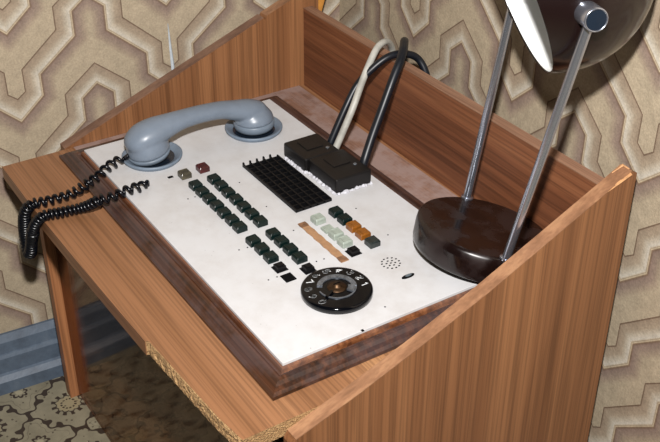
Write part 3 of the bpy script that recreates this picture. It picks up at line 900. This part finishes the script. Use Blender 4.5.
# ------------------------------------------------------------------ handset
HX = 0.0665
hs = thing('telephone_handset', (HX, 0.1355, H), 'grey telephone handset resting across its two round cradle rings', 'telephone handset')
def ell(bm, c, r, rot=None, u=24, v=16):
    m = Matrix.Translation(Vector(c))
    if rot: m = m @ rot
    m = m @ Matrix.Diagonal((r[0], r[1], r[2], 1))
    bmesh.ops.create_uvsphere(bm, u_segments=u, v_segments=v, radius=1.0, matrix=m)
bm = bmesh.new()
spine = [(0.0470, 0.0510, 0.0175), (0.0560, 0.0550, 0.0200), (0.0700, 0.0590, 0.0190), (0.0860, 0.0620, 0.0160), (0.105, 0.0645, 0.0135), (0.135, 0.0650, 0.0125), (0.162, 0.0625, 0.0128), (0.182, 0.0570, 0.0145), (0.200, 0.0520, 0.0165), (0.212, 0.0490, 0.0150)]
cp = catmull([(HX, y, z) for y, z, r in spine], 6)
rr = catmull([(r, 0, 0) for y, z, r in spine], 6)
for p, r in zip(cp, rr):
    ell(bm, p, (r.x * 1.12, r.x, r.x * 0.86), u=20, v=12)
for cx_, cy_, hz, tilt in ((0.0650, 0.0620, 0.0, -0.34), (0.0680, 0.2080, -0.004, -0.06)):
    o_ = Vector((cx_, cy_, H))
    lathe(bm, [(0.0262, 0.0158 if cy_ > 0.1 else 0.0118), (0.0268, 0.0170 if cy_ > 0.1 else 0.0130), (0.0264, 0.0205 + hz), (0.0245, 0.0270 + hz), (0.0205, 0.0325 + hz), (0.013, 0.0360 + hz), (0.0, 0.0372 + hz)], o_, axis=(0, tilt * 0.5, 1), seg=40)
me = bpy.data.meshes.new('body')
bmesh.ops.translate(bm, vec=-Vector((HX, 0.1355, H)), verts=bm.verts)
bm.to_mesh(me); bm.free()
me.materials.append(M['grey'])
body = bpy.data.objects.new('body', me)
COL.objects.link(body)
body.parent = hs
rm = body.modifiers.new('join', 'REMESH'); rm.mode = 'VOXEL'; rm.voxel_size = 0.0014; rm.use_smooth_shade = True
sm = body.modifiers.new('soft', 'SMOOTH'); sm.factor = 0.6; sm.iterations = 14
WM[body.name] = WM[hs.name].copy()
for nm, cx_, cy_, tilt in (('mouthpiece_cap', 0.0650, 0.0620, -0.34), ('earpiece_cap', 0.0680, 0.2080, -0.06)):
    bm = bmesh.new()
    lathe(bm, [(0.0, 0.0032), (0.0205, 0.0032), (0.0250, 0.0056), (0.0264, 0.0085), (0.0268, 0.0110 if cy_ < 0.1 else 0.0150), (0.0258, 0.0118 if cy_ < 0.1 else 0.0158), (0.0, 0.0118 if cy_ < 0.1 else 0.0158)], (cx_, cy_, H), axis=(0, tilt * 0.5, 1), seg=48)
    obj(nm, bm, M['greycap'], hs, smooth=True)
bm = bmesh.new()
tube(bm, catmull([(0.0640, 0.0385, 0.0350), (0.0645, 0.0335, 0.0345), (0.0655, 0.0270, 0.0325)], 5), 0.0028, 12)
obj('cord_grommet', bm, M['black'], hs)

# ------------------------------------------------------------------ coiled cord
def coil(bm, line, R, wire, turns_fn, seg=9, per=14):
    """helix along a smoothed centre line; turns_fn(t) -> pitch"""
    P = catmull(line, 14)
    # arc length resample
    L_ = [0.0]
    for a, b in zip(P[:-1], P[1:]): L_.append(L_[-1] + (b - a).length)
    tot = L_[-1]
    def at(s):
        s = min(max(s, 0), tot)
        lo, hi = 0, len(L_) - 1
        while hi - lo > 1:
            m_ = (lo + hi) // 2
            if L_[m_] <= s: lo = m_
            else: hi = m_
        f = (s - L_[lo]) / max(1e-9, L_[hi] - L_[lo])
        return P[lo].lerp(P[hi], f)
    out = []
    s = 0.0; ph = 0.0
    u = None
    rc = random.Random(11)
    while s < tot:
        p = at(s); d = (at(s + 0.002) - at(s - 0.002)).normalized()
        if u is None: u, _ = frame_of(d)
        u = (u - d * u.dot(d)).normalized(); v_ = d.cross(u)
        R2 = R * (1 + 0.05 * sin(s * 120)) * (1.12 if 0.3 < s / tot < 0.62 else 0.96) * min(1.0, 0.25 + s / 0.012, 0.25 + (tot - s) / 0.012)
        out.append(p + (u * cos(ph) + v_ * sin(ph)) * R2)
        ph += 2 * pi / per
        s += turns_fn(s / tot) / per
    tube(bm, out, wire, seg)
W_ = 0.0021
cordT = thing('coiled_cord', (0.07, -0.05, 0.0), 'black coiled handset cord looping over the front edge of the desk', 'cord')
l1 = [(0.0655, 0.0270, 0.0325), (0.0660, 0.0150, 0.0310), (0.0700, 0.0020, 0.0290), (0.0765, -0.0110, 0.0260), (0.0790, -0.0270, 0.0215), (0.0730, -0.0440, 0.0105), (0.0700, -0.0620, 0.0072), (0.0690, -0.0790, 0.0072),
      (0.0640, -0.0930, 0.0060), (0.0545, -0.1000, -0.0080), (0.0450, -0.1010, -0.0290), (0.0380, -0.1010, -0.0490), (0.0390, -0.1015, -0.0640), (0.0485, -0.1020, -0.0700), (0.0560, -0.1015, -0.0610), (0.0640, -0.1010, -0.0440), (0.0760, -0.1005, -0.0240), (0.0880, -0.0985, -0.0060),
      (0.0975, -0.0900, 0.0070), (0.1015, -0.0760, 0.0072), (0.1060, -0.0520, 0.0080), (0.1150, -0.0400, 0.0140), (0.1230, -0.0310, 0.0215), (0.1290, -0.0150, 0.0250), (0.1310, 0.0020, 0.0285), (0.1320, 0.0150, 0.0290), (0.1290, 0.0280, 0.0270)]
def pitch(t):
    if t < 0.10: return 0.0105
    if t < 0.27: return 0.0086
    if t < 0.34: return 0.0066
    if t < 0.66: return 0.0048
    if t < 0.86: return 0.0054
    return 0.0100
bm = bmesh.new()
coil(bm, l1, 0.0052, W_, pitch)
obj('coil', bm, M['black'], cordT, smooth=True)
bm = bmesh.new()
tube(bm, catmull([(0.1283, 0.0275, 0.0300), (0.1255, 0.0300, 0.0285), (0.1240, 0.0305, H)], 5), 0.0024, 10)
obj('cord_end', bm, M['black'], cordT)

# ------------------------------------------------------------------ cables over the back panel
def cable(label, pts, r, m):
    t_ = bmesh.new()
    tube(t_, catmull(pts, 10), r, 14)
    o = obj('cable', t_, m, None, smooth=True, origin=pts[0], label=label)
    tag(o, None, 'cable')
    return o
cable('thin black cable arching over the back panel, lowest of the three loops',
      [(0.1690, 0.2600, 0.0300), (0.1690, 0.2630, 0.0384), (0.1657, 0.285, 0.0744), (0.1620, 0.305, 0.0996), (0.1670, 0.325, 0.1195), (0.1715, 0.345, 0.1315), (0.1740, 0.366, 0.1315), (0.1789, 0.385, 0.1220), (0.1902, 0.3915, 0.101), (0.1980, 0.395, 0.0600), (0.2, 0.395, -0.10)], 0.0047, M['cable'])
cable('pale grey cable in front of the black ones, arching over the back panel',
      [(0.1795, 0.2600, 0.0280), (0.1797, 0.2635, 0.0343), (0.1800, 0.285, 0.0774), (0.1665, 0.310, 0.1070), (0.1545, 0.335, 0.1330), (0.1460, 0.352, 0.1385), (0.1330, 0.372, 0.1300), (0.1240, 0.3860, 0.1080), (0.1200, 0.392, 0.05), (0.12, 0.392, -0.10)], 0.0044, M['whitecable'])
cable('thicker black cable from the box nearer the lamp, arching over the back panel',
      [(0.2420, 0.2600, 0.0330), (0.2405, 0.2640, 0.0440), (0.2323, 0.280, 0.0672), (0.2230, 0.300, 0.0940), (0.2150, 0.320, 0.1240), (0.2060, 0.337, 0.1420), (0.1900, 0.3530, 0.1485), (0.1650, 0.3730, 0.1430), (0.1450, 0.3880, 0.1120), (0.14, 0.394, 0.05), (0.14, 0.394, -0.10)], 0.0054, M['cable'])

# ------------------------------------------------------------------ desk lamp (its base has slipped off the back of the plate)
LN = Vector((0.0052, 0.2363, 1)).normalized()
LC = Vector((0.4449, 0.2795, 0.053))
lamp = thing('desk_lamp', LC - LN * 0.0316, 'dark brown desk lamp with a round base, two chrome rods and a globe shade', 'desk lamp')
bm = bmesh.new()
B0 = LC - LN * 0.0316
lathe(bm, [(0.0, 0.0), (0.0705, 0.0), (0.0723, 0.0014), (0.0735, 0.006), (0.0742, 0.022), (0.0738, 0.0280), (0.0722, 0.0308), (0.0700, 0.0318), (0.0, 0.0318)], B0, LN, seg=96)
bo = obj('base', bm, M['brown'], lamp)
for p_ in bo.data.polygons: p_.use_smooth = len(p_.vertices) == 4
def pull(p, k):
    return CAM + (Vector(p) - CAM) * k
K = 0.93
B1 = Vector((0.3764, 0.3090, 0.0464)); B2 = Vector((0.5134, 0.2500, 0.0596))
U = (B2 - B1).normalized()
c1 = LC + (B1 - LC) * 0.94; c2 = LC + (B2 - LC) * 0.94
T1 = pull(B1 + 0.26 * (LN - 0.095 * U), K); T2 = pull(B2 + 0.26 * (LN + 0.06 * U), K)
AXL = (T2 - T1).normalized()
for a, b in ((c1, T1), (c2, T2)):
    bm = bmesh.new()
    r0_ = a - LN * 0.004
    tube(bm, [r0_.lerp(b, q_) for q_ in (0, 0.01, 0.02, 0.25, 0.5, 0.75, 0.98, 0.99, 1.0)], 0.0045, 32)
    ro = obj('rod', bm, M['chrome'], lamp, smooth=True)
    bm = bmesh.new()
    lathe(bm, [(0.0068, 0), (0.0068, 0.0016), (0.0046, 0.0024), (0.0, 0.0024)], a, LN, seg=24)
    obj('rod_collar', bm, M['chrome'], ro)
SCN = (T1 + T2) / 2 + LN * 0.015 + FWD * 0.010 - (T2 - T1) * 0.015
RS = 0.0895
OPN = (-RIGHT * 0.9156 + DOWN * 0.402 - (CAM - SCN).normalized() * 0.075).normalized()
def sphere_cap(R, ang0, ang1, n=30):
    return [(R * sin(ang0 + (ang1 - ang0) * i / n), R * cos(ang0 + (ang1 - ang0) * i / n)) for i in range(n + 1)]
A0 = math.acos(0.43)
bm = bmesh.new()
outer = sphere_cap(RS, pi, A0)
inner = sphere_cap(RS - 0.0016, A0, pi)
lathe(bm, [(max(r, 0) if i else 0.0, h_) for i, (r, h_) in enumerate(outer)], SCN, OPN, seg=80, close=False)
lathe(bm, [(outer[-1][0], outer[-1][1]), (outer[-1][0], outer[-1][1] + 0.0006), (inner[0][0], inner[0][1] + 0.0006), (inner[0][0], inner[0][1])], SCN, OPN, seg=80, close=False)
sh = obj('shade', bm, M['brownshade'], lamp, smooth=True, label='glossy dark brown globe shade')
bm = bmesh.new()
lathe(bm, [(r, h_) for r, h_ in inner[:-1]] + [(0.0, inner[-1][1])], SCN, OPN, seg=80, close=False)
obj('inside_lining', bm, M['enamel'], sh, smooth=True, label='bright white inside of the shade')
bm = bmesh.new()
bc = SCN - OPN * 0.045
lathe(bm, [(0.0, -0.035), (0.015, -0.035), (0.015, 0.0), (0.018, 0.012), (0.024, 0.030), (0.026, 0.042), (0.022, 0.056), (0.010, 0.065), (0.0, 0.066)], bc, OPN, seg=32)
obj('light_bulb', bm, plain('frosted_glass', (225, 222, 214), 0.3), sh, smooth=True)
for s, t_ in ((-1, T1), (1, T2)):
    bm = bmesh.new()
    d = AXL * s
    lathe(bm, [(0.0102, 0.0), (0.0106, 0.001), (0.0106, 0.0400), (0.0100, 0.0412), (0.0092, 0.0412), (0.0090, 0.0400), (0.0, 0.0400)], t_ - d * 0.0305, d, seg=40)
    kn = obj('pivot_knob', bm, M['chrome'], lamp, smooth=False)
    for p_ in kn.data.polygons: p_.use_smooth = len(p_.vertices) == 4
    bm = bmesh.new()
    lathe(bm, [(0.0088, 0.0), (0.0088, 0.0006), (0.0, 0.0009)], t_ + d * 0.0097, d, seg=40, close=True)
    obj('end_cap', bm, M['darkcap_shade'], kn)

# ------------------------------------------------------------------ orange stick standing behind the desk in the corner
bm = bmesh.new()
st0 = Vector((-0.062, 0.400, -0.3)); 
tube(bm, [Vector((-0.078, 0.400, FLOOR_Z)), Vector((-0.0745, 0.396, 0.095)), Vector((-0.0500, 0.397, 0.16)), Vector((-0.02, 0.397, 0.24))], 0.0055, 14)
o = obj('wooden_stick', bm, M['stick'], None, smooth=True, origin=(-0.078, 0.400, FLOOR_Z))
tag(o, 'orange wooden stick standing behind the back panel in the corner', 'stick')
